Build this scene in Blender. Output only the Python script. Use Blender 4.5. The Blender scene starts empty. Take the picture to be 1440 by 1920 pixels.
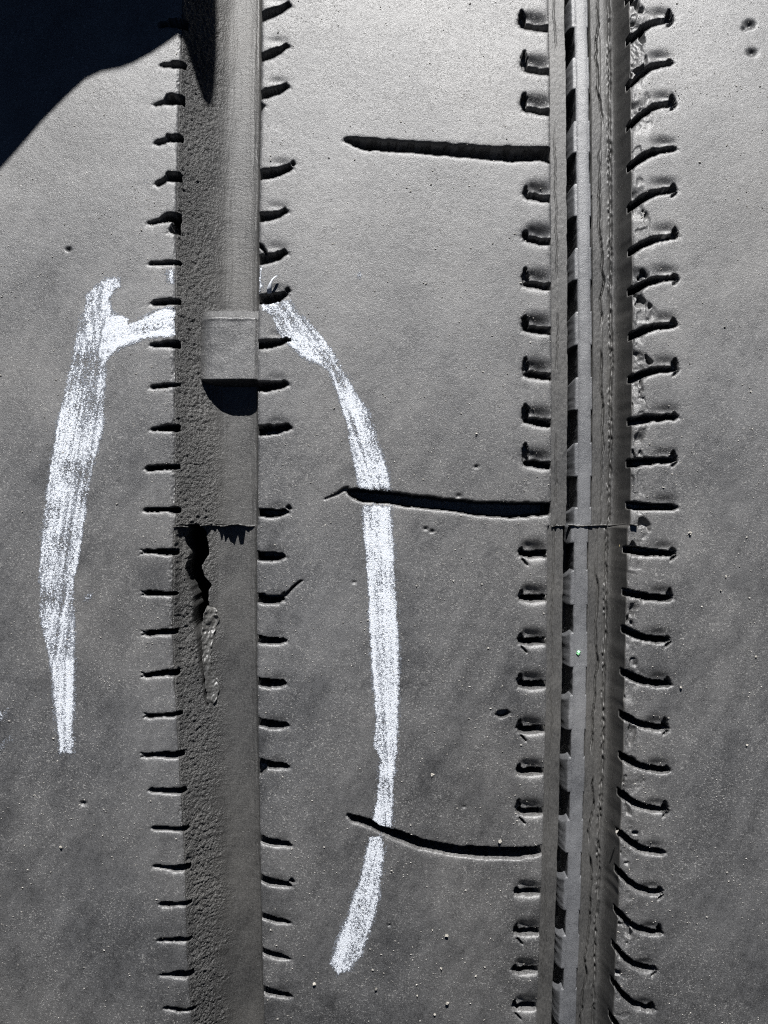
import bpy, math, random
import numpy as np

# ------------------------------------------------------------------ camera, sky, sun, exposure
MM = 0.001
R = 500.0            # tyre radius, mm
D = 210.0            # camera to tread, mm
PX = 12.0            # photograph pixels per millimetre on the tread at the frame centre
sc = bpy.context.scene
col = sc.collection

cam_data = bpy.data.cameras.new("camera")
cam = bpy.data.objects.new("camera", cam_data)
col.objects.link(cam)
cam_data.sensor_fit = 'VERTICAL'
cam_data.sensor_height = 32.0
cam_data.lens = 32.0 * D / 160.0
cam_data.clip_start = 0.005
cam_data.clip_end = 50.0
cam.location = (0.0, -(R + D) * MM, R * MM)
cam.rotation_euler = (math.radians(90), 0, 0)
sc.camera = cam

ELEV = math.radians(38)      # sun above the tread plane
AZ = math.radians(-1.5)         # sun turned to the left of straight up
Lv = (-math.cos(ELEV) * math.sin(AZ), -math.sin(ELEV), math.cos(ELEV) * math.cos(AZ))   # towards the sun
world = bpy.data.worlds.new("World")
sc.world = world
world.use_nodes = True
wn = world.node_tree.nodes
wl = world.node_tree.links
bg = wn.get("Background") or wn.new("ShaderNodeBackground")
sky = wn.new("ShaderNodeTexSky")
sky.sky_type = 'NISHITA'
sky.sun_disc = False
sky.sun_elevation = math.asin(Lv[2])
sky.sun_rotation = math.atan2(Lv[0], Lv[1])
sky.altitude = 2500.0
sky.air_density = 0.08
sky.dust_density = 0.0
wl.new(sky.outputs[0], bg.inputs[0])
bg.inputs[1].default_value = 0.05

sun_data = bpy.data.lights.new("sun", 'SUN')
sun_data.energy = 5.0
sun_data.angle = math.radians(0.5)
sun_data.color = (1.0, 0.988, 0.975)
sun = bpy.data.objects.new("sun", sun_data)
col.objects.link(sun)
from mathutils import Vector
sun.rotation_euler = Vector(Lv).to_track_quat('Z', 'Y').to_euler()
sun.location = Vector(Lv) * 3

sc.view_settings.view_transform = 'Standard'
sc.view_settings.look = 'None'
sc.view_settings.gamma = 1.0
sc.view_settings.use_curve_mapping = False
sc.cycles.use_denoising = False      # keep the fine grain of the rubber
sc.cycles.filter_width = 1.1
sc.view_settings.exposure = 1.58

# ------------------------------------------------------------------ helpers
rng = np.random.default_rng(7)


def surf(px, py, dep=0.0):
    """photograph pixel -> tread coordinates (s across, t along, mm) on the surface dep mm below the tread"""
    px = np.asarray(px, float); py = np.asarray(py, float)
    X = (px - 720) / PX; Y = (960 - py) / PX
    c = R + D; r = R - dep
    a = D * D + Y * Y; b = -2 * c * D; k = c * c - r * r
    lam = (-b - np.sqrt(b * b - 4 * a * k)) / (2 * a)
    return lam * X, R * np.arctan2(lam * Y, c - lam * D)


def to_world(S, T, H):
    a = T / R
    rr = (R + H)
    return np.stack([S * MM, -rr * np.cos(a) * MM, (R + rr * np.sin(a)) * MM], -1)


def h01(ix, iy, seed):
    with np.errstate(over='ignore'):
        h = (ix.astype(np.int64).astype(np.uint32) * np.uint32(374761393)
             + iy.astype(np.int64).astype(np.uint32) * np.uint32(668265263)
             + np.uint32((seed * 2246822519) & 0xffffffff))
        h ^= h >> np.uint32(13)
        h *= np.uint32(1274126177)
        h ^= h >> np.uint32(16)
        h *= np.uint32(2654435761)
        h ^= h >> np.uint32(15)
    return h.astype(np.float64) / 4294967295.0


def vn(x, y, seed=0):
    """smooth value noise in -1..1"""
    x, y = np.broadcast_arrays(np.asarray(x, float), np.asarray(y, float))
    ix = np.floor(x); iy = np.floor(y)
    fx = x - ix; fy = y - iy
    fx = fx * fx * (3 - 2 * fx); fy = fy * fy * (3 - 2 * fy)
    a = h01(ix, iy, seed); b = h01(ix + 1, iy, seed); c = h01(ix, iy + 1, seed); d = h01(ix + 1, iy + 1, seed)
    return 2 * ((a * (1 - fx) + b * fx) * (1 - fy) + (c * (1 - fx) + d * fx) * fy) - 1


def fbm(x, y, seed=0, octv=3):
    o = 0; amp = 1; f = 1; tot = 0
    for i in range(octv):
        o = o + amp * vn(x * f + 17.3 * i, y * f - 9.1 * i, seed + i); tot += amp; amp *= .5; f *= 2.03
    return o / tot


def sstep(a, b, x):
    q = np.clip((x - a) / (b - a), 0, 1)
    return q * q * (3 - 2 * q)


def curve_of(pts, dep=0.0):
    p = np.array(pts, float)
    s, t = surf(p[:, 0], p[:, 1], dep)
    o = np.argsort(t)
    return t[o], s[o]


# groove edges traced in tread coordinates
E1 = curve_of([(341, -40), (340, 60), (334, 200), (330, 340), (328, 500), (327, 650), (326, 800), (327, 984), (324, 987), (322, 1100),
               (322, 1190), (325, 1270), (330, 1350), (335, 1450), (341, 1540), (345, 1620), (347, 1700), (349, 1780), (353, 1850), (358, 1930)])
E2 = curve_of([(491, -40), (490, 60), (489, 200), (486, 400), (485, 550), (483, 700), (484, 850), (484, 984), (481, 987), (482, 1150),
               (483, 1300), (485, 1420), (487, 1500), (488, 1600), (490, 1700), (492, 1800), (496, 1930)])
E3 = curve_of([(1028, -40), (1030, 60), (1031, 150), (1032, 250), (1033, 380), (1034, 520), (1035, 700), (1034, 850), (1033, 984), (1027, 987),
               (1026, 1150), (1025, 1280), (1022, 1400), (1020, 1500), (1017, 1600), (1014, 1700), (1011, 1800), (1006, 1930)])
E4 = curve_of([(1182, -40), (1184, 60), (1185, 150), (1186, 300), (1188, 450), (1189, 600), (1187, 750), (1186, 900), (1184, 984), (1179, 990),
               (1177, 1120), (1174, 1250), (1171, 1400), (1168, 1500), (1164, 1620), (1161, 1720), (1157, 1800), (1151, 1930)])


def edge(E, t):
    return np.interp(t, E[0], E[1])


def e1(t): return edge(E1, t) + 0.10 * fbm(t * .9, t * 0, 11) + .05 * vn(t * 3.1, t * 0, 12)
def e2(t): return edge(E2, t) + 0.05 * fbm(t * 1.1, t * 0, 13)
def e3(t): return edge(E3, t) + 0.05 * fbm(t * 1.1, t * 0, 15)
def e4(t): return edge(E4, t) + 0.10 * fbm(t * .5, t * 0, 17, 2)


T_SEAM = float(surf(500, 985)[1])
HALF = 92.0
TV, TM = 85.5, 125.0
m = TV + (TM - TV) * np.linspace(0, 1, 34)[1:] ** 1.25
ROWS = np.concatenate([-m[::-1], np.linspace(-TV, TV, 1060), m])


# ------------------------------------------------------------------ materials
def nodes_of(name):
    mt = bpy.data.materials.new(name)
    mt.use_nodes = True
    nt = mt.node_tree
    b = nt.nodes.get("Principled BSDF")
    return mt, nt, b


def N(nt, kind, **kw):
    n = nt.nodes.new(kind)
    for k, v in kw.items():
        setattr(n, k, v)
    return n


def mm_coords(nt, scale=(1, 1, 1), rot=(0, 0, 0)):
    tc = N(nt, "ShaderNodeTexCoord")
    mp = N(nt, "ShaderNodeMapping")
    mp.inputs["Scale"].default_value = tuple(1000.0 * v for v in scale)
    mp.inputs["Rotation"].default_value = rot
    nt.links.new(tc.outputs["Object"], mp.inputs[0])
    return mp.outputs[0]


def noise(nt, vec, scale, detail=3.0, rough=.55):
    n = N(nt, "ShaderNodeTexNoise")
    n.inputs["Scale"].default_value = scale
    n.inputs["Detail"].default_value = detail
    n.inputs["Roughness"].default_value = rough
    nt.links.new(vec, n.inputs["Vector"])
    return n.outputs["Fac"]


def ramp(nt, fac, a, b, ca=(0, 0, 0, 1), cb=(1, 1, 1, 1)):
    r = N(nt, "ShaderNodeValToRGB")
    r.color_ramp.elements[0].position = a
    r.color_ramp.elements[1].position = b
    r.color_ramp.elements[0].color = ca
    r.color_ramp.elements[1].color = cb
    nt.links.new(fac, r.inputs[0])
    return r.outputs[0]


def mixc(nt, fac, a, b):
    n = N(nt, "ShaderNodeMix", data_type='RGBA')
    for sock, v in ((n.inputs[0], fac), (n.inputs[6], a), (n.inputs[7], b)):
        if isinstance(v, (tuple, float, int)):
            sock.default_value = v
        else:
            nt.links.new(v, sock)
    return n.outputs[2]


def mathn(nt, op, a, b):
    n = N(nt, "ShaderNodeMath", operation=op)
    for sock, v in ((n.inputs[0], a), (n.inputs[1], b)):
        if isinstance(v, (float, int)):
            sock.default_value = v
        else:
            nt.links.new(v, sock)
    return n.outputs[0]


def bump(nt, b, height, dist, strength=1.0):
    n = N(nt, "ShaderNodeBump")
    n.inputs["Strength"].default_value = strength
    n.inputs["Distance"].default_value = dist
    nt.links.new(height, n.inputs["Height"])
    nt.links.new(n.outputs[0], b.inputs["Normal"])


def rubber(name, dark, dust, rough=.46, speck=.62, stretch=(1, 1, 1), bdist=.00005, spec=.5, grain=1.0):
    mt, nt, b = nodes_of(name)
    v = mm_coords(nt)
    vs = mm_coords(nt, stretch)
    md = N(nt, "ShaderNodeMapping")                                     # scuffs drawn out along a slant
    md.inputs["Scale"].default_value = (1.0, 1.0, .2)
    nt.links.new(mm_coords(nt, (1, 1, 1), (0, math.radians(-32), 0)), md.inputs[0])
    vd = md.outputs[0]
    patch = noise(nt, v, .07, 6, .62)
    scuff = noise(nt, vd, .5, 5, .65)
    mid = noise(nt, v, .8, 4, .6)
    fine = noise(nt, vs, 5.5, 3, .7)
    tiny = noise(nt, v, 11.0, 1, .5)
    f = mathn(nt, 'ADD', mathn(nt, 'ADD', mathn(nt, 'MULTIPLY', patch, .50), mathn(nt, 'MULTIPLY', scuff, .20)), mathn(nt, 'ADD', mathn(nt, 'MULTIPLY', mid, .15), mathn(nt, 'ADD', mathn(nt, 'MULTIPLY', fine, .5 * grain), mathn(nt, 'MULTIPLY', tiny, .25 * grain))))
    c = mixc(nt, ramp(nt, f, .64, 1.0), dark, dust)
    tint = ramp(nt, noise(nt, v, .035, 3, .5), .3, .7)
    c2 = N(nt, "ShaderNodeMix", data_type='RGBA', blend_type='MULTIPLY')
    c2.inputs[0].default_value = 1.0
    nt.links.new(c, c2.inputs[6])
    nt.links.new(mixc(nt, tint, (.99, 1.0, 1.025, 1), (1.015, 1.0, .982, 1)), c2.inputs[7])
    c = c2.outputs[2]
    sp = ramp(nt, noise(nt, v, 3.2, 3, .75), speck, speck + .05)
    cl = ramp(nt, noise(nt, v, .14, 4, .65), .36, .62)
    sf = mathn(nt, 'MULTIPLY', mathn(nt, 'MULTIPLY', sp, cl), .8)
    c = mixc(nt, sf, c, (.165, .162, .156, 1))
    dk = ramp(nt, noise(nt, v, 2.0, 2, .6), .25, .29, (1, 1, 1, 1), (0, 0, 0, 1))
    c = mixc(nt, mathn(nt, 'MULTIPLY', dk, .6), c, (.006, .006, .006, 1))
    nt.links.new(c, b.inputs["Base Color"])
    rr = mathn(nt, 'ADD', mathn(nt, 'ADD', mathn(nt, 'MULTIPLY', scuff, .16), mathn(nt, 'MULTIPLY', tiny, .12)), rough - .12)
    nt.links.new(rr, b.inputs["Roughness"])
    b.inputs["Specular IOR Level"].default_value = spec
    hgt = mathn(nt, 'ADD', mathn(nt, 'ADD', mathn(nt, 'MULTIPLY', fine, .8), mathn(nt, 'MULTIPLY', tiny, .35)), mathn(nt, 'ADD', mathn(nt, 'MULTIPLY', mid, .5), mathn(nt, 'MULTIPLY', sf, .8)))
    at = N(nt, "ShaderNodeAttribute")
    at.attribute_name = "coarse"
    wool = mathn(nt, 'ADD', noise(nt, v, 4.2, 2, .6), mathn(nt, 'MULTIPLY', noise(nt, v, 8.0, 1, .5), .4))
    hgt = mathn(nt, 'ADD', hgt, mathn(nt, 'MULTIPLY', mathn(nt, 'MULTIPLY', at.outputs["Fac"], wool), 8.0))
    bump(nt, b, hgt, bdist)
    return mt


M_RIB = rubber("worn_rubber_tread", (.012, .012, .012, 1), (.080, .0795, .0788, 1), bdist=.00005, rough=.43, spec=.54, speck=.575)
M_FLOOR = rubber("groove_rubber", (.012, .0118, .0115, 1), (.054, .0528, .050, 1), rough=.50, speck=.66, stretch=(1, 1, .3), bdist=.00006, spec=.42)
M_EJECT = rubber("ejector_rubber", (.030, .031, .033, 1), (.10, .102, .106, 1), rough=.44, speck=.70)
M_CASE = rubber("casing_rubber", (.012, .012, .012, 1), (.04, .039, .037, 1))
M_TEAR = rubber("torn_rubber", (.025, .0245, .023, 1), (.10, .098, .092, 1), rough=.36, speck=.70, spec=.6)


def plain(name, c, rough=.8, sc_=3.0, var=.25, bd=.00005):
    mt, nt, b = nodes_of(name)
    v = mm_coords(nt)
    n = noise(nt, v, sc_, 3, .6)
    c2 = tuple(x * (1 - var) for x in c[:3]) + (1,)
    nt.links.new(mixc(nt, ramp(nt, n, .3, .7), c2, c), b.inputs["Base Color"])
    b.inputs["Roughness"].default_value = rough
    bump(nt, b, n, bd)
    return mt


M_CHALK = plain("white_chalk", (.36, .378, .405, 1), .9, 6.0, .3)
M_THIN = plain("thin_chalk_film", (.11, .12, .138, 1), .85, 5.0, .5)
M_GRIT = plain("pale_grit", (.27, .255, .225, 1), .6, 1.2, .45)
M_SAND = plain("dusty_sand", (.24, .23, .21, 1), .55, .6, .6)
M_FLECK = plain("green_paint_fleck", (.25, .62, .30, 1), .6)
M_STRAW = plain("dry_straw", (.62, .50, .26, 1), .6)
M_CASTER = plain("shadow_caster_dark", (.03, .03, .03, 1), .6, .4)  # for the dark sheet added out of view to cast a shadow


# ------------------------------------------------------------------ object helpers
def mesh_obj(name, verts, faces, mat, parent=None, smooth=True):
    me = bpy.data.meshes.new(name)
    verts = np.ascontiguousarray(verts, dtype=np.float32).reshape(-1, 3)
    faces = np.ascontiguousarray(faces, dtype=np.int32)
    k = faces.shape[1]
    me.vertices.add(len(verts)); me.vertices.foreach_set("co", verts.ravel())
    me.loops.add(faces.size); me.loops.foreach_set("vertex_index", faces.ravel())
    me.polygons.add(len(faces))
    me.polygons.foreach_set("loop_start", np.arange(0, faces.size, k, dtype=np.int32))
    me.polygons.foreach_set("loop_total", np.full(len(faces), k, dtype=np.int32))
    me.polygons.foreach_set("use_smooth", np.full(len(faces), smooth, dtype=bool))
    me.update(calc_edges=True)
    me.materials.append(mat)
    o = bpy.data.objects.new(name, me)
    col.objects.link(o)
    if parent is not None:
        o.parent = parent
    return o


def grid_faces(nr, nc):
    i = np.arange(nr * nc).reshape(nr, nc)
    return np.stack([i[:-1, :-1], i[:-1, 1:], i[1:, 1:], i[1:, :-1]], -1).reshape(-1, 4)


def grid_obj(name, S, T, H, mat, parent, smooth=True):
    P = to_world(S, T, H)
    return mesh_obj(name, P, grid_faces(*S.shape), mat, parent, smooth)


def tag(o, label=None, cat=None, group=None, kind=None):
    for k, v in (("label", label), ("category", cat), ("group", group), ("kind", kind)):
        if v:
            o[k] = v
    return o


tyre = bpy.data.objects.new("tyre", None)
col.objects.link(tyre)
tag(tyre, "worn grey rubber tyre tread with two grooves, rows of sipes and white chalk strokes", "tyre")

# ------------------------------------------------------------------ sipes: strips (x, y upper, y lower) in the traced photograph
SLOTS = []          # (s points, t upper, t lower, depth, s0, s1)


def slot(xs, yu, yl, depth=9.0, jag=.07):
    xs = np.array(xs, float)
    s1_, tu = surf(xs, yu); s2_, tl = surf(xs, yl)
    s = .5 * (s1_ + s2_)
    SLOTS.append((s, tu, tl, depth, jag, len(SLOTS)))


DENTS = []          # (s centre, t centre, s radius, t radius, depth)


def dent(x, y, rx, ry, d):
    s, t = surf(x, y)
    DENTS.append((float(s), float(t), rx / PX, ry / PX, d))


# left rib, sipes open to the left groove: (x of blind end, y there, y at the groove)
left_sipes = [(300, -33, -38), (300, 45, 40), (300, 121, 119), (292, 194, 184), (288, 264, 257), (286, 341, 329), (284, 416, 405), (284, 494, 491), (281, 568, 564),
              (280, 646, 643), (279, 724, 721), (277, 803, 801), (276, 877, 875), (275, 956, 955), (270, 1035, 1035), (270, 1113, 1114),
              (270, 1188, 1185), (270, 1266, 1262), (270, 1342, 1341), (274, 1417, 1417), (281, 1484, 1485), (289, 1555, 1556),
              (293, 1626, 1630), (298, 1696, 1697), (301, 1763, 1764), (305, 1829, 1829), (311, 1893, 1896), (316, 1960, 1964)]
for k, (x, y0, y1) in enumerate(left_sipes):
    x += 5 * math.sin(k * 3.7 + y0)
    xe = 352 + (20 if y0 > 1500 else 0)
    y0 += 1.5 * math.sin(k * 5.3); w0 = 3.3 + .8 * math.sin(k * 1.7); w1 = 4.8 + 1.6 * math.sin(k * 2.3 + 1)
    if y0 < 430:
        w1 += 2.5
    xm = x + 18
    slot([x, x + 4, xm, xe - 40 if xe - 40 > xm + 2 else xm + 3, xe], [y0 - .5, y0 - w0, .6 * y0 + .4 * y1 - w0, y1 - w1 + .5, y1 - w1],
         [y0 + .5, y0 + w0, .6 * y0 + .4 * y1 + w0, y1 + w1 - .5, y1 + w1 + (4 if k % 4 == 1 else 0)])
for k in (14, 15, 16, 17, 18, 19):
    x, y0, y1 = left_sipes[k]
    x += 5 * math.sin(k * 3.7 + y0)
    slot([x - 6, x - 2, x + 4], [y0 - 5, y0 - 4, y0 - 2], [y0 - 4, y0 - 1.5, y0 + 1], 1.0, .02)
    slot([x - 6, x - 2, x + 4], [y0 + 3.5, y0 + 1.5, y0 - 1], [y0 + 4.5, y0 + 4, y0 + 2], 1.0, .02)
# centre rib, left edge: (y at the groove, y at the blind end, x blind)
mid_left = [(-50, -70, 543), (30, 10, 545), (107, 86, 541), (176, 161, 541), (327, 314, 548), (406, 396, 539), (486, 473, 538), (561, 552, 538), (646, 637, 543),
            (724, 719, 539), (806, 801, 545), (961, 960, 540), (1042, 1043, 534), (1122, 1124, 531), (1199, 1202, 536), (1279, 1282, 536), (1355, 1361, 540),
            (1429, 1438, 542), (1573, 1586, 546), (1647, 1661, 546), (1716, 1731, 543), (1782, 1799, 543), (1854, 1869, 546), (1925, 1942, 546)]
for k, (y0, y1, xb) in enumerate(mid_left):
    w = 8.0 - 2.4 * min(1, max(0, (y0 - 900) / 900)) + .7 * math.sin(k * 2.1)
    wb = w * .82
    sag = 3.0
    slot([466, 486, 505, 525, xb - 5, xb], [y0 - w, y0 - w, .65 * y0 + .35 * y1 - w + sag * .6, .3 * y0 + .7 * y1 - wb + sag * .4, y1 - wb, y1 - 1],
         [y0 + w, y0 + w, .65 * y0 + .35 * y1 + w + sag * .6, .3 * y0 + .7 * y1 + wb + sag * .4, y1 + wb * .6, y1 + 1])
    dent(.5 * (486 + xb) + 8, y1 - 9, 22, 10, .18)
    if k in (4, 7, 11, 13, 19):
        slot([xb - 3, xb + 1, xb + 3, xb + 6], [y1 - 10, y1 - 14, y1 - 13, y1 - 8], [y1 - 8, y1 - 3, y1 - 4, y1 - 6], 1.4)
# torn tail running off one sipe of the centre rib, and hooks
slot([526, 538, 552, 566], [1118, 1110, 1096, 1087], [1124, 1116, 1101, 1090], 1.6)
slot([486, 492, 498, 503], [455, 458, 466, 478], [462, 468, 478, 484], 2.0)
slot([484, 488, 493], [20, 24, 30], [50, 46, 34], 3.0)
slot([484, 490, 496], [190, 192, 196], [212, 206, 198], 2.2)
slot([486, 492, 500], [1434, 1436, 1438], [1460, 1452, 1444], 2.2)
# centre rib, right edge: (x blind end, y of the slot, y where the side cut starts)
mid_right = [(978, -40, -66), (978, 47, 18), (982, 128, 98), (982, 203, 172), (985, 366, 352), (985, 447, 428), (984, 531, 505), (983, 615, 590), (984, 701, 673), (984, 788, 757), (984, 868, 834),
             (976, 1039, 1026), (976, 1122, 1108), (975, 1204, 1188), (974, 1285, 1266), (973, 1370, 1352), (972, 1449, 1434), (971, 1525, 1503),
             (967, 1676, 1664), (966, 1751, 1739), (964, 1823, 1810), (963, 1892, 1881), (961, 1960, 1948)]
for k, (x, y, yr) in enumerate(mid_right):
    w = 6.2 - (1.0 if y > 1000 else 0)
    dy = 3 if y < 900 else -1.5
    slot([x, x + 5, x + 20, 1015, 1045], [y - 3, y - w, y - w, y - w + dy, y - w + dy + 2], [y + 2, y + w * .7, y + w, y + w + dy, y + w + dy + 3])
    rv = 3 * math.sin(k * 2.9)
    slot([x - 4, x - 1, x + 3, x + 7], [yr + 8, yr + rv, yr - 2 + rv, yr + 9], [y - 4, y + 2, y + 3, y - 5], 2.2 + .25 * rv, .16)
    dent(x + 27, y - 8, 26, 17, 1.0)
    dent(x + 12, y - 16, 10, 9, .35)
    if y > 1000 and k % 2 == 1:
        slot([x + 3, x + 9, x + 14], [y + 8, y + 12, y + 19], [y + 11, y + 18, y + 22], 1.2)
# right rib, left edge: curved sipes (left end, right end)
right_sipes = [(1190, -15, 1260, -46), (1190, 63, 1262, 34), (1188, 150, 1262, 115), (1186, 228, 1268, 191), (1187, 305, 1269, 277), (1187, 383, 1270, 354), (1190, 466, 1273, 441),
               (1189, 542, 1273, 519), (1189, 627, 1270, 608), (1187, 708, 1273, 690), (1187, 789, 1272, 781), (1187, 868, 1270, 862), (1186, 947, 1270, 951),
               (1179, 1031, 1268, 1038), (1178, 1112, 1263, 1122), (1176, 1183, 1258, 1201), (1175, 1264, 1259, 1284), (1173, 1345, 1254, 1367),
               (1172, 1423, 1257, 1446), (1169, 1493, 1254, 1521), (1168, 1569, 1248, 1601), (1164, 1640, 1244, 1677), (1162, 1716, 1243, 1753),
               (1158, 1783, 1232, 1821), (1154, 1849, 1229, 1895), (1150, 1915, 1226, 1965)]
for k, (x0, y0, x1, y1) in enumerate(right_sipes):
    q = np.array([-.22, 0, .2, .45, .7, .93, 1.0])
    xs = x0 + (x1 - x0) * q
    bend = 1 - (1 - np.clip(q, 0, 1)) ** 2.5
    ys = y0 + (y1 - y0) * bend
    ys[0] = y0 - (y1 - y0) * .2
    w = np.array([7.5, 7.2, 7, 6, 5.4, 4.6, .6])
    slot(xs, ys - w, ys + w)
    hk = (14, 20, 9, 17, 6, 12, 18, 8)[k % 8]
    slot([x1 - 11, x1 - 7, x1 - 4, x1], [y1 - hk * .6, y1 - hk, y1 - hk + 1, y1 - hk * .4], [y1 - hk * .3, y1 - 2, y1 - 1, y1 - 3], .7 + .08 * hk, .12)
    dent(x1 - 24, y1 - 11, 24, 12, .5)
    if k % 2:
        slot([x1 - 10, x1 - 5, x1 + 1], [y1 + 9, y1 + 6, y1 + 3], [y1 + 14, y1 + 12, y1 + 6], 1.0)
slot([318, 326, 334, 341, 348], [424, 408, 398, 402, 412], [432, 436, 434, 430, 424], 3.5, .25)
slot([300, 312, 326, 338], [412, 404, 400, 404], [416, 411, 408, 412], 2.5, .2)
# three long cross cuts of the centre rib
slot([647, 653, 668, 681, 803, 875, 952, 1011, 1030, 1048], [260, 258, 258, 259, 267, 272, 275, 276, 277, 278],
     [263, 267, 274, 279, 287, 293, 301, 299, 303, 304], 11.0)
slot([651, 657, 680, 730, 760, 830, 847, 897, 957, 1030, 1048], [918, 916, 918, 922, 926, 934, 936, 940, 942, 943, 943],
     [924, 930, 940, 944, 948, 956, 958, 966, 971, 965, 965], 11.0)
slot([652, 659, 692, 713, 740, 786, 838, 865, 925, 977, 1017, 1040], [1526, 1528, 1536, 1549, 1556, 1573, 1583, 1587, 1590, 1590, 1588, 1587],
     [1530, 1540, 1551, 1561, 1574, 1592, 1602, 1606, 1611, 1611, 1604, 1602], 11.0)
slot([610, 630, 645, 652], [934, 924, 914, 912], [936, 929, 921, 922], 1.1, .03)
# pits and nicks in the ribs
slot([930, 934, 942, 950, 955], [1338, 1333, 1333, 1331, 1335], [1340, 1345, 1347, 1344, 1338], 1.6)
for x, y, r, d in [(1408, 42, 11, .9), (1412, 95, 10, .8), (1398, 50, 6, .6), (127, 466, 5, .7), (155, 1508, 6, .8), (798, 991, 4, .6), (810, 996, 4, .6), (893, 875, 4, .6),
                   (664, 1092, 4, .3), (870, 1513, 4, .3), (860, 930, 6, .4), (730, 1735, 3, .4)]:
    dent(x, y, r, r * .8, d)


def tread_height(S, T, with_noise=True):
    S = np.asarray(S, float); T = np.asarray(T, float)
    shp = S.shape
    S = S.ravel(); T = np.broadcast_to(T, shp).ravel()
    H = -(S * S) / (2 * 2600.0)
    if with_noise:
        H = H + .10 * fbm(S / 14, T / 14, 3, 2) + .020 * fbm(S / 2.6, T / 2.6, 5, 2) + .010 * fbm(S / .5, T / .5, 8, 2)
        # crumbled strip along the right rib's edge
        o = S - edge(E4, T)
        mk = sstep(-.4, .15, o) * (1 - sstep(1.5, 2.5, o + 1.3 * vn(S * .0, T * .35, 41) - .5 * sstep(0, 50, T)))
        mk = mk * (.12 + .88 * sstep(-.25, .35, fbm(S / 4, T / 4.5, 43, 2))) * (.75 + .5 * sstep(0, 50, T))
        r1 = fbm(S / .75, T / .95, 44, 3)
        r2 = fbm(S / 1.3, T / 1.7, 46, 2)
        H = H - mk * (.14 + .45 * sstep(2.2, .2, o) + .32 * np.abs(r1) + 1.3 * sstep(.22, .36, r2) )
        # ragged edge of the left rib
        o = edge(E1, T) - S
        mk = (1 - sstep(.1, .9, o)) * (o > -.4) * sstep(-.2, .25, fbm(S * 0, T / 4, 47, 2))
        H = H - mk * .35 * np.abs(fbm(S / .5, T / .6, 48, 2))
        # faint joint line on the left rib and scrape strokes
        o = S - edge((np.array([-90., 90.]), np.array([-55.8, -57.2])), T)
        H = H - .10 * np.exp(-(o / .10) ** 2) * sstep(10, -15, T)
    # edges rounded off towards the grooves
    for E, sg in ((e1, -1), (e2, 1), (e3, -1), (e4, 1)):
        o = (S - E(T)) * sg
        H = H - .22 * np.exp(-np.clip(o, 0, 9) / .22) * (o > -.6)
    for (cs, ct, rs, rt, d) in DENTS:
        ii = np.nonzero((np.abs(S - cs) < 2 * rs) & (np.abs(T - ct) < 2 * rt))[0]
        if ii.size:
            q = ((S[ii] - cs) / rs) ** 2 + ((T[ii] - ct) / rt) ** 2
            H[ii] -= d * np.exp(-1.6 * q) * (1 - sstep(2.2, 4, q))
    cut = np.zeros_like(H)
    lip = np.zeros_like(H)
    for (s, tu, tl, depth, jag, sd) in SLOTS:
        ii = np.nonzero((S > s[0] - .7) & (S < s[-1] + .7) & (T > tl.min() - 1) & (T < tu.max() + 1))[0]
        if not ii.size:
            continue
        a = S[ii]; b = T[ii]
        U = np.interp(a, s, tu); Lw = np.interp(a, s, tl)
        ins = np.minimum(np.minimum(U - b, b - Lw), np.minimum(a - s[0] + .05, s[-1] - a + .05))
        ins = ins + 1.2 * jag * fbm(a / .4, b / .4, 60 + sd % 7, 2) + 1.5 * jag * vn(a / 1.1 + sd * 7.7, b / .9, 68) * min(1.0, depth / 6)
        cut[ii] = np.maximum(cut[ii], depth * sstep(-.06, .13, ins))
        lower = (b < .5 * (U + Lw)).astype(float)
        lip[ii] = np.maximum(lip[ii], min(1.0, depth / 4) * (.12 + .24 * lower) * np.exp(-np.clip(-ins, 0, 9) / (.16 + .06 * lower)))
    H = H - np.maximum(cut, lip * np.minimum(1, 1))
    return H.reshape(shp)


# ------------------------------------------------------------------ ribs
def offsets(segs):
    out = [0.0]
    for end, step in segs:
        n = max(1, int(round((end - out[-1]) / step)))
        out += list(np.linspace(out[-1], end, n + 1)[1:])
    return np.array(out)


T = ROWS[:, None]
# left rib
off = offsets([(.6, .09), (5.4, .15), (28.5, .22), (34, .8), (59, 3.0)])[::-1]
S = e1(T) - off[None, :]
outer = (off > 35)
S[:, outer] = (S[:, outer] - S[:, [np.argmin(np.abs(off - 34))]]) / (59 - 34) * (HALF + S[:, [np.argmin(np.abs(off - 34))]]) + S[:, [np.argmin(np.abs(off - 34))]]
TT = np.broadcast_to(T, S.shape)
HL = tread_height(S, TT)
grid_obj("rib", S, TT, HL, M_RIB, tyre)["label"] = "left rib carrying the left chalk stroke"
E_H1 = HL[:, -1]
# centre rib
oL = offsets([(.6, .09), (6.2, .14)])
u0 = oL
nom = 45.6
offc = np.concatenate([oL, np.linspace(6.2, nom - 5.4, 168)[1:-1], nom - offsets([(.6, .09), (5.4, .14)])[::-1]])
S = e2(T) + (e3(T) - e2(T)) * (offc / nom)[None, :]
TT = np.broadcast_to(T, S.shape)
HC = tread_height(S, TT)
grid_obj("rib", S, TT, HC, M_RIB, tyre)["label"] = "centre rib with three long cross cuts"
E_H2 = HC[:, 0]; E_H3 = HC[:, -1]
# right rib
off = offsets([(.6, .09), (7.6, .13), (23.5, .22), (28, .8), (53, 3.0)])
S = e4(T) + off[None, :]
k0 = np.argmin(np.abs(off - 28))
S[:, k0 + 1:] = S[:, [k0]] + (HALF - S[:, [k0]]) * ((off[k0 + 1:] - 28) / 25)[None, :]
TT = np.broadcast_to(T, S.shape)
HR = tread_height(S, TT)
grid_obj("rib", S, TT, HR, M_RIB, tyre)["label"] = "right rib with a crumbled edge"
E_H4 = HR[:, 0]


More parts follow.
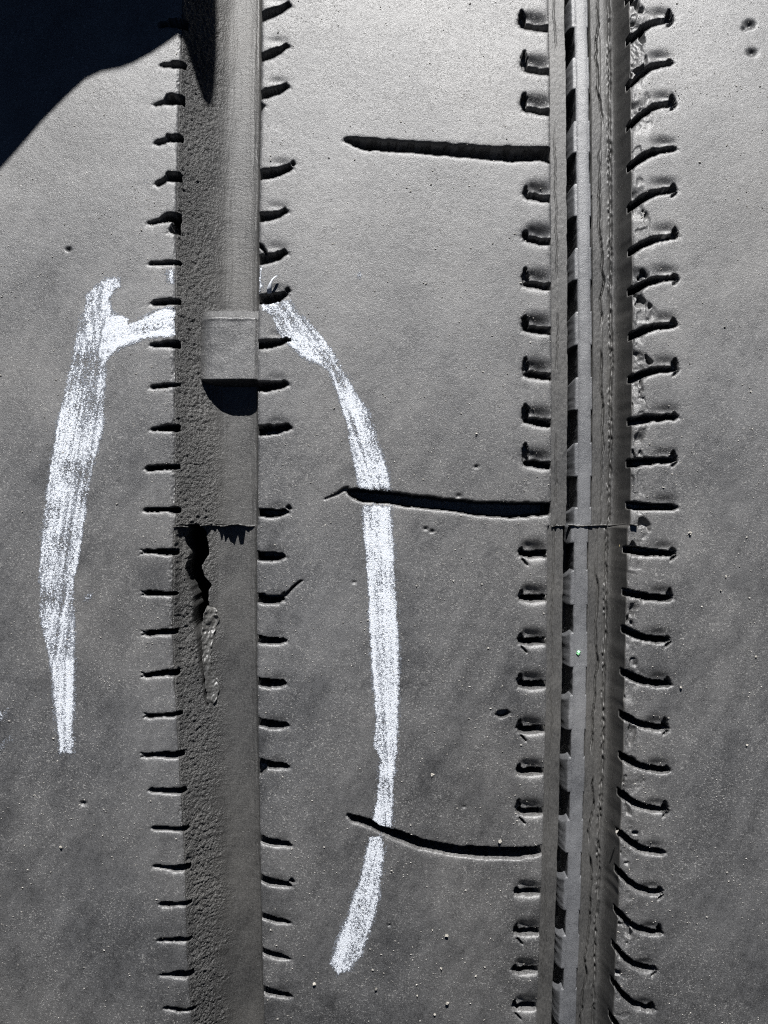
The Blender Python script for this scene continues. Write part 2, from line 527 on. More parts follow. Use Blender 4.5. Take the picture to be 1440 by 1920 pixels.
# ------------------------------------------------------------------ left groove
PL = np.array([(0, 0), (.25, -.5), (1.2, -1.75), (2.4, -3.05), (3.9, -4.45), (5.4, -5.7), (6.8, -6.6), (8.4, -7.1), (10.2, -7.15), (11.6, -7.02), (12.3, -6.7), (12.7, -6.0), (12.86, -4.8), (12.97, -2.6), (13.1, 0)])
gash = np.array([(362, 984, 8), (368, 1000, 16), (368, 1020, 17), (369, 1040, 16), (363, 1060, 12), (366, 1080, 13), (377, 1100, 17), (375, 1120, 14), (373, 1140, 12), (372, 1160, 10), (371, 1180, 7),
                 (372, 1192, 4.0), (377, 1250, 3.2), (381, 1280, 2.6), (387, 1327, 1.2)], float)


def smooth_profile(P, w):
    xs = np.linspace(P[0, 0], P[-1, 0], 1600)
    y = np.interp(xs, P[:, 0], P[:, 1])
    dx = xs[1] - xs[0]; k = int(w / dx) | 1
    ker = np.hanning(k + 2)[1:-1]; ker /= ker.sum()
    ys = np.convolve(np.pad(y, k // 2, mode='edge'), ker, mode='valid')
    e = np.minimum(xs - xs[0], xs[-1] - xs)
    m_ = sstep(.1, w * .5, e)
    return xs, y * (1 - m_) + ys * m_


PLX, PLY = smooth_profile(PL, 1.8)
PLY = np.where(PLX > 12.0, np.interp(PLX, PL[:, 0], PL[:, 1]), PLY)
GS, GT = surf(gash[:, 0], gash[:, 1], 4.0)
GO = np.argsort(GT)


def groove_left(S, T):
    a = e1(T); b = e2(T)
    x = (S - a) * 13.1 / (b - a)
    below = 1 - sstep(T_SEAM - .08, T_SEAM + .08, T)
    x2 = x + below * .9 * np.exp((T - T_SEAM) / 16.0) * sstep(.2, 1.2, x) * (1 - sstep(6, 8, x))
    H = np.interp(x2, PLX, PLY)
    wall = sstep(.05, .5, x) * (1 - sstep(3.0, 7.2, x + 1.4 * fbm(S / 2, T / 2, 77, 3)))
    rg = 1 - 2 * np.abs(fbm(S / .62, T / .62, 71, 3))
    H = H + wall * (.03 * rg + .22 * vn(S / .2, T / .23, 72) + .14 * vn(S / .36, T / .42, 78) * sstep(-.5, .5, fbm(S / 2.5, T / 4, 79, 2)) - .06)
    fl = sstep(4.5, 6.5, x) * (1 - sstep(12.4, 12.9, x))
    H = H + fl * (.014 * fbm(S / .9, T / .30, 73, 3) + .03 * fbm(S / .35, T / 5, 74, 2) + .07 * fbm(S / 5, T / 9, 75, 2))
    # fine lengthways cracks
    for k, (cx, amp, wd) in enumerate([(12.05, .16, .07), (11.4, .10, .05), (9.2, .06, .05), (8.6, .05, .04)]):
        c = cx + .18 * fbm(T / 4, T * 0, 80 + k, 3) + .05 * vn(T / .5, T * 0, 85 + k)
        H = H - amp * np.exp(-((x - c) / wd) ** 2) * sstep(-.25, .2, vn(T / 6, T * 0 + k, 90))
    # the gash
    w = np.interp(T, GT[GO], gash[GO, 2]) / PX
    c = np.interp(T, GT[GO], GS[GO]) + .12 * vn(T / .9, T * 0, 95)
    on = sstep(GT.min() - .2, GT.min() + .3, T) * (1 - sstep(GT.max() - .1, GT.max() + .05, T))
    ins = w * (1 + .25 * vn(T / 2.2, S * 0 + np.sign(S - c), 99)) - np.abs(S - c) + .05 * fbm(S / .5, T / .5, 94, 2)
    H = H - on * (5 + 11 * sstep(.3, .8, w)) * sstep(-.06, .25, ins)
    return H


def groove(name, Ea, Eb, offn, width, fn, ha, hb):
    a = Ea(T); b = Eb(T)
    S = a + (b - a) * (offn / width)[None, :]
    TT = np.broadcast_to(T, S.shape)
    H = fn(S, TT)
    fa = sstep(1.1, 0.15, S - a); fb = sstep(.55, .1, b - S)
    ca = tread_height(S[:, :1], TT[:, :1], False); cb = tread_height(S[:, -1:], TT[:, -1:], False)
    H = np.minimum(H, np.minimum(ca * fa + .07 * (1 - fa), cb * fb + .07 * (1 - fb)))
    H[:, 0] = ha; H[:, -1] = hb
    ob = grid_obj(name, S, TT, H, M_FLOOR, tyre)
    if fn is groove_left:
        x = (S - a) * 13.1 / (b - a)
        cm = .12 + .88 * sstep(.0, .3, x) * (1 - sstep(1.8, 8.0, x + 1.6 * fbm(S / 2, TT / 2, 77, 3))) * (.75 + .4 * fbm(S / 3, TT / 5, 76, 2))
        ob.data.attributes.new("coarse", 'FLOAT', 'POINT').data.foreach_set("value", cm.ravel().astype(np.float32))
    return ob


g1 = np.concatenate([offsets([(.5, .08), (12.4, .12)]), [12.5, 12.6, 12.7, 12.8, 12.88, 12.94, 13.0, 13.05, 13.1]])
o = groove("groove", e1, e2, g1, 13.1, groove_left, E_H1, E_H2)
o["label"] = "left groove with a rough sloping wall and a torn gash"

# ------------------------------------------------------------------ right groove
WR = 12.85
PR = np.array([(0, 0), (.12, -3), (.3, -5.6), (.7, -6.5), (3.36, -6.5), (3.5, -13.5), (7.26, -13.5), (7.34, -6.1), (9.6, -6.5), (10.4, -6.75), (11.0, -7.0), (11.5, -6.8), (12.0, -5.6), (12.35, -3.6), (12.65, -1.2), (12.85, 0)])


PRX, PRY = smooth_profile(np.array([(8.6, -6.47), (9.8, -6.55), (10.4, -6.9), (11.0, -6.95), (11.6, -6.2), (12.1, -4.5), (12.5, -2.3), (12.72, -.9), (12.85, 0)]), 1.6)


def groove_right(S, T):
    a = e3(T); b = e4(T)
    x = (S - a) * WR / (b - a)
    wob = .05 * fbm(T / 2.5, T * 0, 101, 3)
    H = np.interp(x + wob, PR[:, 0], PR[:, 1])
    H = np.where(x > 9, np.interp(x, PRX, PRY), H)
    led = sstep(.3, .8, x) * (1 - sstep(11.0, 11.8, x))
    H = H + led * (.022 * fbm(S / .35, T / .5, 102, 2) + .05 * fbm(S / 3, T / 6, 103, 2))
    H = H + sstep(10.6, 11.6, x) * (1 - sstep(12.4, 12.8, x)) * (.05 * fbm(S / .6, T / 4.0, 104, 2) + .02 * fbm(S / .3, T / .4, 105, 2))
    for k, (cx, amp, wd, wob_) in enumerate([(1.7, .22, .09, .5), (8.75, 1.0, .12, .9)]):
        c = cx + wob_ * fbm(T / 6, T * 0, 110 + k, 3) + .07 * vn(T / .6, T * 0, 115 + k)
        H = H - amp * np.exp(-((x - c) / wd) ** 2) * sstep(-.75, -.2, vn(T / 7, T * 0 + k, 120))
    # beaded rough ridge where the floor breaks into the channel
    c = 10.15 + .22 * fbm(T / 5, T * 0, 125, 3) + .08 * vn(T / .5, T * 0, 126)
    H = H + np.exp(-((x - c) / .17) ** 2) * (.20 + .34 * vn(S / .3, T / .5, 127)) * sstep(-.6, .3, vn(T / 3.1, T * 0, 129))
    H = H - np.exp(-((x - c - .35) / .16) ** 2) * (.45 + .35 * vn(T / .8, T * 0, 128))
    return H


g2 = np.concatenate([[0, .04, .08, .12, .16, .22, .3, .4, .55, .7], np.linspace(.8, 3.3, 24), np.linspace(3.36, 3.56, 5), np.linspace(3.8, 7.3, 10), np.linspace(7.45, 7.65, 5),
                     np.linspace(7.75, 12.3, 44), [12.4, 12.5, 12.6, 12.68, 12.76, 12.85]])
o = groove("groove", e3, e4, g2, WR, groove_right, E_H3, E_H4)
o["label"] = "right groove with a stone ejector strip along its floor"

# ------------------------------------------------------------------ wear bar across the left groove
tb1, tb0 = float(surf(430, 588, 2.6)[1]), float(surf(430, 719, 2.6)[1])
tt = np.linspace(tb0 - .02, tb1 + .95, 110)[:, None]
xx = np.linspace(2.6, 12.98, 84)
S = e1(tt) + (e2(tt) - e1(tt)) * (xx / 13.1)[None, :]
TT = np.broadcast_to(tt, S.shape)
top = -2.5 - .25 * ((xx[None, :] - 8.6) / 4.4) ** 4 + .022 * fbm(S / .35, TT / .5, 131, 3) + .06 * fbm(S / 3, TT / 3, 132, 2) - .035 * np.abs(vn(S / .22, TT / 6, 133))
top = top - .95 * np.exp(-(xx[None, :] - 3.7).clip(0) / .75) + np.minimum(0, (xx[None, :] - 3.7 + .15 * fbm(TT / 1.2, TT * 0, 136, 2))) * 1.9 - .2 * sstep(12.2, 13, xx[None, :])
jt = .10 * fbm(S / .8, TT * 0, 134, 3)
r0 = sstep(0.0, .75, TT - tb0 + jt * .6 - .25 * np.exp(-(xx[None, :] - 3.7).clip(0) / .6)) ** .4
edge_t = tb1 + .75 + jt - .25 * np.exp(-(xx[None, :] - 3.7).clip(0) / .8)
top = top - 1.3 * np.clip((TT - edge_t + 1.5) / 1.55, 0, 1) ** 1.15 + .08 * np.exp(-((TT - edge_t + 1.55) / .3) ** 2)
r1 = sstep(.16, 0, TT - edge_t)
H = -7.6 + (top + 7.6) * r0 * r1
grid_obj("wear_bar", S, TT, H, M_RIB, tyre)["label"] = "raised wear bar crossing the left groove"

# ------------------------------------------------------------------ stone ejector strip and its lugs
tt = np.linspace(-TM, TM, 900)[:, None]
cs = np.array([4.68, 4.80, 4.90, 4.96, 5.04, 5.6, 6.0, 6.4, 6.9, 7.08, 7.12, 7.15, 7.2])
hs = np.array([-13.6, -9.0, -6.7, -6.08, -6.0, -5.97, -5.95, -5.97, -6.0, -6.08, -6.5, -9.0, -13.6])
S = e3(tt) + cs[None, :] + .03 * fbm(tt / 1.3, tt * 0 + cs[None, :] * .3, 140, 2)
TT = np.broadcast_to(tt, S.shape)
H = hs[None, :] + .03 * fbm(S / .4, TT / .5, 141, 3) + .04 * fbm(S / 4, TT / 6, 142)
strip = grid_obj("stone_ejector", S, TT, H, M_EJECT, tyre)
strip["label"] = "bright raised strip along the right groove floor"
wide = [(-130, -70), (-10, 53), (107, 168), (226, 287), (344, 407), (464, 526), (584, 648), (707, 770), (830, 895), (951, 1019), (1069, 1136), (1186, 1253), (1303, 1370), (1420, 1487),
        (1537, 1601), (1645, 1709), (1754, 1818), (1854, 1925), (1965, 2035)]
for k, (ya, yb) in enumerate(wide):
    ta = float(surf(1090, ya, 6)[1]); tb = float(surf(1090, yb, 6)[1])
    cs = np.array([3.52, 3.62, 3.8, 4.05, 4.28, 4.42, 4.52, 4.7, 5.4, 6.2, 7.0, 7.2, 7.28, 7.33, 7.38])
    hs = np.array([-13.2, -10.0, -8.4, -7.2, -6.5, -6.1, -5.97, -5.93, -5.91, -5.91, -5.93, -5.97, -6.1, -7.2, -13.6])
    hs = hs - .09 * (np.arange(15) > 4)
    q = np.concatenate([[0, .002, .006, .012, .03], np.linspace(.07, .93, 24), [.97, .988, .994, .998, 1.0]])[:, None]
    hh = np.concatenate([[0, .5, .9, .98, 1], np.ones(24), [1, .985, .93, .6, 0]])[:, None]
    lean = np.clip(1 - (cs - 3.5) / 1.25, 0, 1)[None, :]
    t_hi = ta - (1.5 + .25 * math.sin(k * 2.7)) * lean + .12
    t_lo = tb + .35 * lean * math.sin(k * 1.9)
    TT = t_lo + (t_hi - t_lo) * q
    S = e3(TT) + cs[None, :] + .07 * fbm(TT / .7, TT * 0 + cs[None, :], 150 + k, 2) * np.r_[.3, np.ones(6), np.zeros(8)][None, :]
    H = -13.7 + (hs[None, :] + 13.7) * hh + (.03 * fbm(S / .4, TT / .5, 141, 3) + .04 * fbm(S / 4, TT / 6, 142)) * (hh > .9)
    H = H + (.10 * vn(S / .25, TT / .3, 161)) * (hh > .9) * np.exp(-((cs[None, :] - 4.3) / .25) ** 2)
    grid_obj("lug", S, TT, H, M_EJECT, strip)


# ------------------------------------------------------------------ torn flap of rubber lying beside the gash
fy = np.linspace(1138, 1330, 120)
fl_ = np.interp(fy, [1138, 1150, 1165, 1185, 1220, 1260, 1300, 1327, 1331], [386, 381, 378, 376, 378, 381, 385, 388, 390]) + 1.0 * vn(fy / 6, fy * 0, 181)
fr_ = -2 + 3.0 * vn(fy / 11, fy * 0, 187) + np.interp(fy, [1138, 1150, 1160, 1180, 1195, 1230, 1260, 1285, 1310, 1322, 1331], [398, 408, 410, 404, 398, 396, 401, 409, 409, 403, 394]) + 1.5 * vn(fy / 7, fy * 0, 182)
qs = np.linspace(0, 1, 26)
X = fl_[:, None] + (fr_ - fl_)[:, None] * qs[None, :]
Yp = np.broadcast_to(fy[:, None], X.shape)
S, TT = surf(X, Yp, 4.0)
rim = np.exp(-(1 - qs[None, :]) / .12) + .55 * np.exp(-qs[None, :] / .1)
H = groove_left(S, TT)
H = np.maximum(H, -6.8)
Hs = H.copy()
for r_ in range(6):
    Hs[:, 1:-1] = (Hs[:, :-2] + Hs[:, 1:-1] + Hs[:, 2:]) / 3
    Hs[1:-1] = (Hs[:-2] + Hs[1:-1] + Hs[2:]) / 3
Hs = np.maximum(Hs, np.interp((S - e1(TT)), PLX, PLY) - .1)
body = np.sin(np.clip(qs, 0, 1) * math.pi)[None, :] ** .5
top_ = .12 + .5 * rim * (.7 + .5 * vn(TT / .9, S * 0, 186)) + .35 * fbm(S / .8, TT / 1.1, 183, 3) + .10 * vn(S / .25, TT / .3, 184) + .35 * np.exp(-((Yp - 1150) / 14) ** 2)
H = Hs - .5 + (top_ + .5) * sstep(0, .12, body) * sstep(1330, 1318, Yp) * sstep(1138, 1144, Yp)
grid_obj("torn_flap", S[::-1], TT[::-1], H[::-1], M_TEAR, tyre)["label"] = "pale torn rubber flap beside the black gash"

# ------------------------------------------------------------------ mould flash fins left across the grooves
def fin(xa, xb, hfun, base, y=985, thick=.17, n=90, lean=0.0):
    xs = np.linspace(xa, xb, n)
    s, t = surf(xs, np.full(n, y) + 2.5 * vn(xs / 26, xs * 0, 170) + .8 * vn(xs / 5, xs * 0, 171), 5)
    hb = base(s, t)
    hh = hfun(xs)
    vs = np.concatenate([to_world(s, t + thick, hb - .6), to_world(s, t + thick * .55 + lean * hh, hb + hh), to_world(s, t - thick * .55 + lean * hh, hb + hh - .03), to_world(s, t - thick, hb - .6)])
    i = np.arange(n - 1)
    f = [np.stack([i + k * n, i + 1 + k * n, i + 1 + (k + 1) * n, i + (k + 1) * n], -1) for k in range(3)]
    return vs, np.concatenate(f)


def fin_left(x):
    h = .55 + .35 * vn(x / 7, x * 0, 172) + .25 * vn(x / 3, x * 0, 173)
    h = h + 1.75 * sstep(417, 421, x) * (1 - sstep(455, 459, x)) * (.8 + .35 * vn(x / 6, x * 0, 174))
    h = h + 1.1 * np.exp(-((x - 414) / 3.0) ** 2) + .5 * (1 - sstep(372, 388, x))
    return np.clip(h, .15, 3.0) * sstep(328, 350, x)


vs, fs = fin(334, 476, fin_left, groove_left)
mesh_obj("mould_flash", vs, fs, M_FLOOR, tyre)["label"] = "ragged rubber fin across the left groove"
vs, fs = fin(1036, 1066, lambda x: .55 + .3 * vn(x / 3, x * 0, 176), groove_right)
vs2, fs2 = fin(1066, 1184, lambda x: np.full_like(x, .28) + .1 * vn(x / 5, x * 0, 177), lambda s, t: np.maximum(np.where((s - e3(t) > 3.3) & (s - e3(t) < 7.8), -5.95, -99), np.minimum(groove_right(s, t), .15)), n=120)
mesh_obj("mould_flash", np.concatenate([vs.reshape(-1, 3), vs2.reshape(-1, 3)]), np.concatenate([fs, fs2 + len(vs.reshape(-1, 3))]), M_FLOOR, tyre)["label"] = "thin seam line across the right groove"


# ------------------------------------------------------------------ chalk strokes (flakes of chalk caught on the rubber's grain)
def poly_sdf(x, y, P):
    """signed distance, positive inside"""
    P = np.array(P, float); n = len(P)
    d = np.full(x.shape, 1e9); ins = np.zeros(x.shape, bool)
    for i in range(n):
        a = P[i]; b = P[(i + 1) % n]
        ex, ey = b - a
        q = np.clip(((x - a[0]) * ex + (y - a[1]) * ey) / (ex * ex + ey * ey + 1e-9), 0, 1)
        d = np.minimum(d, np.hypot(x - a[0] - q * ex, y - a[1] - q * ey))
        cond = ((a[1] > y) != (b[1] > y))
        xi = a[0] + (y - a[1]) / (ey if abs(ey) > 1e-9 else 1e-9) * ex
        ins ^= cond & (x < xi)
    return np.where(ins, d, -d)


def chalk(name, polys, label, cell=.08, parent=None):
    V = []; F = []; MI = []; base = 0
    for (P, dens, ang, streak, soft) in polys:
        P = np.array(P, float)
        x0, x1, y0, y1 = P[:, 0].min() - 8, P[:, 0].max() + 8, P[:, 1].min() - 8, P[:, 1].max() + 8
        st = cell * PX
        xs = np.arange(x0, x1, st); ys = np.arange(y0, y1, st)
        X, Y = np.meshgrid(xs, ys)
        d = poly_sdf(X, Y, P)
        ca, sa = math.cos(ang), math.sin(ang)
        al = X * sa + Y * ca; ac = X * ca - Y * sa       # along, across
        stn = fbm(ac / 7.0, al / 160.0, 200, 2)
        grain = .42 * fbm(X / 2.9, Y / 2.9, 205, 2) + .62 * vn(X / 1.15, Y / 1.15, 206)
        big = fbm(X / 40, Y / 40, 209, 2)
        den = dens - .07 + streak * stn + .22 * big + .15 * fbm(ac / 2.2, al / 40.0, 215, 2)
        den = den - .75 * (1 - sstep(-soft * .6, soft * 1.1, d + 2.6 * fbm(X / 5, Y / 5, 211, 2)))
        keep = (grain * .62 + .5 < den) & (d > -4)
        thin = (grain * .62 + .5 < den + .32 + .12 * big) & (d > -5) & ~keep
        S, Tt = surf(X, Y)
        H = tread_height(S, Tt, True)
        # leave out what falls into cuts or off the rib
        low = tread_height(S, Tt, False)
        o = np.minimum(np.where(S < -26, e1(Tt) - S, S - e2(Tt)), 9)
        okc = (low + S * S / 5200.0 > -.45) & (o > .02)
        keep &= okc; thin &= okc
        z = H + .02 + .05 * h01(np.floor(X / st), np.floor(Y / st), 3) + .03 * np.clip(den - .4, 0, 1)
        nr, nc = X.shape
        kk = (keep | thin)[:-1, :-1]
        MI.append(thin[:-1, :-1][kk].astype(np.int32))
        idx = np.arange(nr * nc).reshape(nr, nc)
        quads = np.stack([idx[:-1, :-1], idx[1:, :-1], idx[1:, 1:], idx[:-1, 1:]], -1)[kk]
        used, inv = np.unique(quads, return_inverse=True)
        jx = (h01(np.arange(nr * nc), np.zeros(nr * nc), 5) - .5).reshape(nr, nc) * cell * .7
        jy = (h01(np.arange(nr * nc), np.ones(nr * nc), 6) - .5).reshape(nr, nc) * cell * .7
        W = to_world(S + jx, Tt + jy, z).reshape(-1, 3)[used]
        V.append(W); F.append(inv.reshape(-1, 4) + base); base += len(W)
    ob = mesh_obj(name, np.concatenate(V), np.concatenate(F), M_CHALK, parent or tyre, smooth=False)
    ob.data.materials.append(M_THIN)
    ob.data.polygons.foreach_set("material_index", np.concatenate(MI))
    ob["label"] = label
    return ob


left_main = [(200, 520), (216, 518), (224, 528), (214, 545), (205, 556), (212, 585), (222, 600), (215, 640), (202, 680), (198, 740), (193, 800), (176, 870), (166, 920), (155, 985), (147, 1060),
             (139, 1080), (140, 1150), (138, 1230), (134, 1290), (132, 1340), (134, 1408), (124, 1412), (113, 1405), (104, 1350), (98, 1300), (88, 1235), (73, 1170), (69, 1120), (71, 1050), (79, 960), (91, 880),
             (104, 800), (119, 730), (135, 660), (146, 595), (164, 548)]
left_core = [(205, 580), (218, 600), (212, 645), (200, 690), (195, 760), (180, 850), (160, 930), (140, 1000), (132, 1080), (136, 1160), (134, 1240), (132, 1320), (130, 1400), (114, 1398), (106, 1340),
             (104, 1270), (100, 1200), (96, 1120), (112, 1000), (130, 900), (150, 800), (165, 720), (180, 640), (190, 590)]
left_branch = [(195, 600), (212, 588), (228, 590), (242, 598), (240, 606), (262, 598), (290, 584), (318, 577), (326, 582), (327, 628), (312, 634), (290, 630), (262, 635), (240, 642), (222, 650), (205, 668), (190, 690), (182, 660)]
chalk("chalk_mark", [(left_main, .52, -.16, .30, 5), (left_core, .50, -.16, .42, 12), (left_branch, .84, -1.35, .40, 4), ([(160, 550), (182, 526), (205, 515), (225, 518), (226, 536), (208, 552), (200, 590), (190, 640), (156, 640), (150, 600)], .56, .1, .3, 6), ([(95, 1240), (138, 1235), (135, 1416), (111, 1412), (100, 1330)], .70, 0, .35, 4),
                     ([(196, 596), (216, 592), (224, 610), (206, 660), (188, 690), (184, 650)], .62, .4, .35, 8),
                     ([(309, 503), (325, 500), (326, 530), (312, 532)], .42, 0, .2, 8)],
      "long white chalk stroke on the left rib with a branch to the groove")
right_a = [(487, 572), (505, 566), (545, 560), (556, 576), (580, 600), (612, 640), (640, 685), (662, 720), (664, 760), (650, 775), (632, 730), (620, 700), (606, 690), (580, 676), (538, 645), (514, 618), (509, 592), (498, 586), (489, 584)]
right_a2 = [(512, 570), (546, 562), (560, 590), (580, 630), (560, 650), (535, 640), (516, 616)]
right_b = [(612, 690), (640, 690), (668, 735), (690, 765), (702, 795), (716, 835), (726, 880), (732, 918), (668, 916), (660, 865), (648, 800), (634, 745), (620, 715)]
right_c = [(676, 945), (732, 948), (737, 1000), (741, 1080), (745, 1150), (747, 1200), (748, 1260), (747, 1330), (745, 1398), (738, 1470), (735, 1553), (712, 1552), (697, 1541), (705, 1500), (712, 1425), (698, 1396), (704, 1350), (700, 1290), (693, 1200), (690, 1120), (683, 1040)]
right_c2 = [(690, 950), (730, 952), (737, 1080), (743, 1200), (745, 1300), (741, 1400), (733, 1545), (712, 1540), (718, 1420), (712, 1300), (704, 1180), (696, 1050)]
right_d = [(690, 1568), (712, 1564), (721, 1576), (718, 1630), (708, 1690), (696, 1745), (678, 1790), (655, 1822), (632, 1828), (618, 1806), (632, 1765), (652, 1705), (672, 1650), (684, 1600)]
chalk("chalk_mark", [(right_a, .60, .62, .34, 5), (right_a2, .55, .6, .3, 8), (right_b, .58, .32, .45, 5), (right_b[5:10] + [(655, 830)], .62, .2, .2, 10), (right_c, .68, .05, .2, 4), (right_c2, .62, .05, .25, 7), (right_d, .74, -.25, .2, 6),
                     ([(664, 510), (676, 508), (681, 516), (676, 522), (666, 520)], .34, 0, .1, 4)],
      "long curved white chalk stroke down the centre rib")
chalk("chalk_mark", [([(486, 502), (491, 500), (490, 545), (486, 545)], .8, 0, .1, 2)], "thin chalked edge beside the left groove")
for P, dn, an, sf, lb in (([(-20, 1332), (18, 1325), (14, 1352), (-20, 1365)], .36, .3, 8, "faint chalk smudge at the left border, upper one"),
                          ([(-20, 1400), (20, 1372), (24, 1390), (-16, 1430)], .34, -.6, 8, "faint chalk smudge at the left border, lower one"),
                          ([(255, 330), (285, 318), (284, 348), (258, 350)], .2, 0, 16, "faint chalk haze beside a sipe near the shadow"),
                          ([(150, 1115), (176, 1108), (172, 1125), (152, 1132)], .26, 1, 8, "faint chalk smudge right of the left stroke")):
    chalk("chalk_mark", [(P, dn, an, .2, sf)], lb)

# curled rubber sliver, whitened by the chalk, standing out of a sipe
nseg = 16
q = np.linspace(0, 1, nseg)
px_ = np.array([506, 505.5, 507.5, 512, 520]); py_ = np.array([551, 545, 537, 528, 520])
sx, ty = surf(np.interp(q, np.linspace(0, 1, 5), px_), np.interp(q, np.linspace(0, 1, 5), py_))
hh = .25 + 1.1 * np.sin(q * 2.4)
wd = .30 + .10 * np.sin(q * 7)
wd[-2:] *= .8
ring = []
for dx, dh in ((-1, 0), (-.7, .16), (.7, .16), (1, 0), (.7, -.12), (-.7, -.12)):
    ring.append(to_world(sx + dx * wd, ty + .25 * dx * wd, hh + dh))
P = np.stack(ring, 1)
idx = np.arange(nseg * 6).reshape(nseg, 6)
f = np.stack([idx[:-1], np.roll(idx, -1, 1)[:-1], np.roll(idx, -1, 1)[1:], idx[1:]], -1).reshape(-1, 4)
mesh_obj("rubber_sliver", P, f, M_CHALK, tyre)["label"] = "curled chalk-whitened rubber sliver standing out of a sipe"

# ------------------------------------------------------------------ the rest of the tyre round the close-up
prof = [(-HALF, 0), (-60, 0), (-33, 0), (-30, -2.5), (-27, -6.5), (-21, -7), (-19.8, -5), (-19.5, 0), (0, 0), (26, 0), (26.3, -6.5), (37, -6.8), (38.8, 0), (60, 0), (HALF, 0)]
ps = np.array([p[0] for p in prof], float); ph = np.array([p[1] for p in prof], float) - ps ** 2 / 5200.0
tr = np.linspace(TM, 2 * math.pi * R - TM, 181)[:, None]
S = np.broadcast_to(ps[None, :], (181, len(ps))); TT = np.broadcast_to(tr, S.shape); H = np.broadcast_to(ph[None, :], S.shape)
grid_obj("casing", S, TT, H, M_CASE, tyre, smooth=False)
for sg in (-1, 1):
    pr = np.array([(HALF, -HALF ** 2 / 5200.0), (99, -3.5), (105, -9), (110, -18), (118, -60), (121, -110), (116, -160), (104, -200), (98, -222), (90, -226)], float)
    ta = np.linspace(0, 2 * math.pi * R, 241)[:, None]
    S = np.broadcast_to(sg * pr[:, 0][None, :], (241, len(pr))); TT = np.broadcast_to(ta, S.shape); H = np.broadcast_to(pr[:, 1][None, :], S.shape)
    if sg < 0:
        S = S[:, ::-1]; H = H[:, ::-1]
    grid_obj("sidewall", S, TT, H, M_CASE, tyre)

# ------------------------------------------------------------------ added unseen shadow caster, outline shaped to shade the upper left of the tread
outl = [(-620, 420), (-300, 400), (-140, 372), (0, 306), (30, 274), (75, 222), (120, 178), (160, 143), (190, 130), (225, 124), (250, 115), (285, 96), (312, 78), (335, 62), (347, 70), (362, 98), (375, 122), (386, 128), (394, 114), (399, 80), (400, 10),
        (398, -60), (394, -140), (394, -260), (400, -700), (400, -1700), (-900, -1700), (-900, 420)]
OUT, THK = 52.0, 5.0
pts = []
for x, y in outl:
    if y < -200 or x < -200:
        s, t = (x - 720) / PX, (960 - y) / PX
        p = Vector((s, -R, R + t))
    else:
        s, t = surf(x, y)
        w = to_world(np.array(s), np.array(t), np.array(0.0)) / MM
        p = Vector(w)
    kq = (R + OUT + p.y) / -Lv[1]
    p = p + Vector(Lv) * kq
    pts.append((p.x, p.z))
n = len(pts)
V = [(x * MM, -(R + OUT) * MM, z * MM) for x, z in pts] + [(x * MM, -(R + OUT - THK) * MM, z * MM) for x, z in pts]
me = bpy.data.meshes.new("shadow_caster")
me.from_pydata(V, [], [list(range(n)), list(range(2 * n - 1, n - 1, -1))] + [[i, i + n, (i + 1) % n + n, (i + 1) % n] for i in range(n)])
me.update(); me.materials.append(M_CASTER)
flap = bpy.data.objects.new("shadow_caster", me)  # unseen sun blocker, added only for its shadow
col.objects.link(flap)
tag(flap, "dark rubber flap hanging above the tyre, shading its upper left", "mud flap")

# ------------------------------------------------------------------ grit
def grain_mesh(seed, n=1):
    r = np.random.default_rng(seed)
    base = np.array([(1, 0, 0), (-1, 0, 0), (0, 1, 0), (0, -1, 0), (0, 0, 1), (0, 0, -1), (.6, .6, .6), (-.6, .6, .6), (.6, -.6, .6), (-.6, -.6, .6)], float)
    v = base * (1 + .28 * r.normal(size=(10, 1))) + .12 * r.normal(size=(10, 3))
    f = [(0, 2, 6), (2, 4, 6), (4, 0, 6), (2, 1, 7), (1, 4, 7), (4, 2, 7), (0, 4, 8), (4, 3, 8), (3, 0, 8), (1, 3, 9), (3, 4, 9), (4, 1, 9), (2, 0, 5), (1, 2, 5), (3, 1, 5), (0, 3, 5)]
    return v, np.array(f)


def seat(px, py, extra=0.0):
    s, t = surf(px, py)
    s = np.atleast_1d(s); t = np.atleast_1d(t)
    h = tread_height(s, t) + extra
    return s, t, h


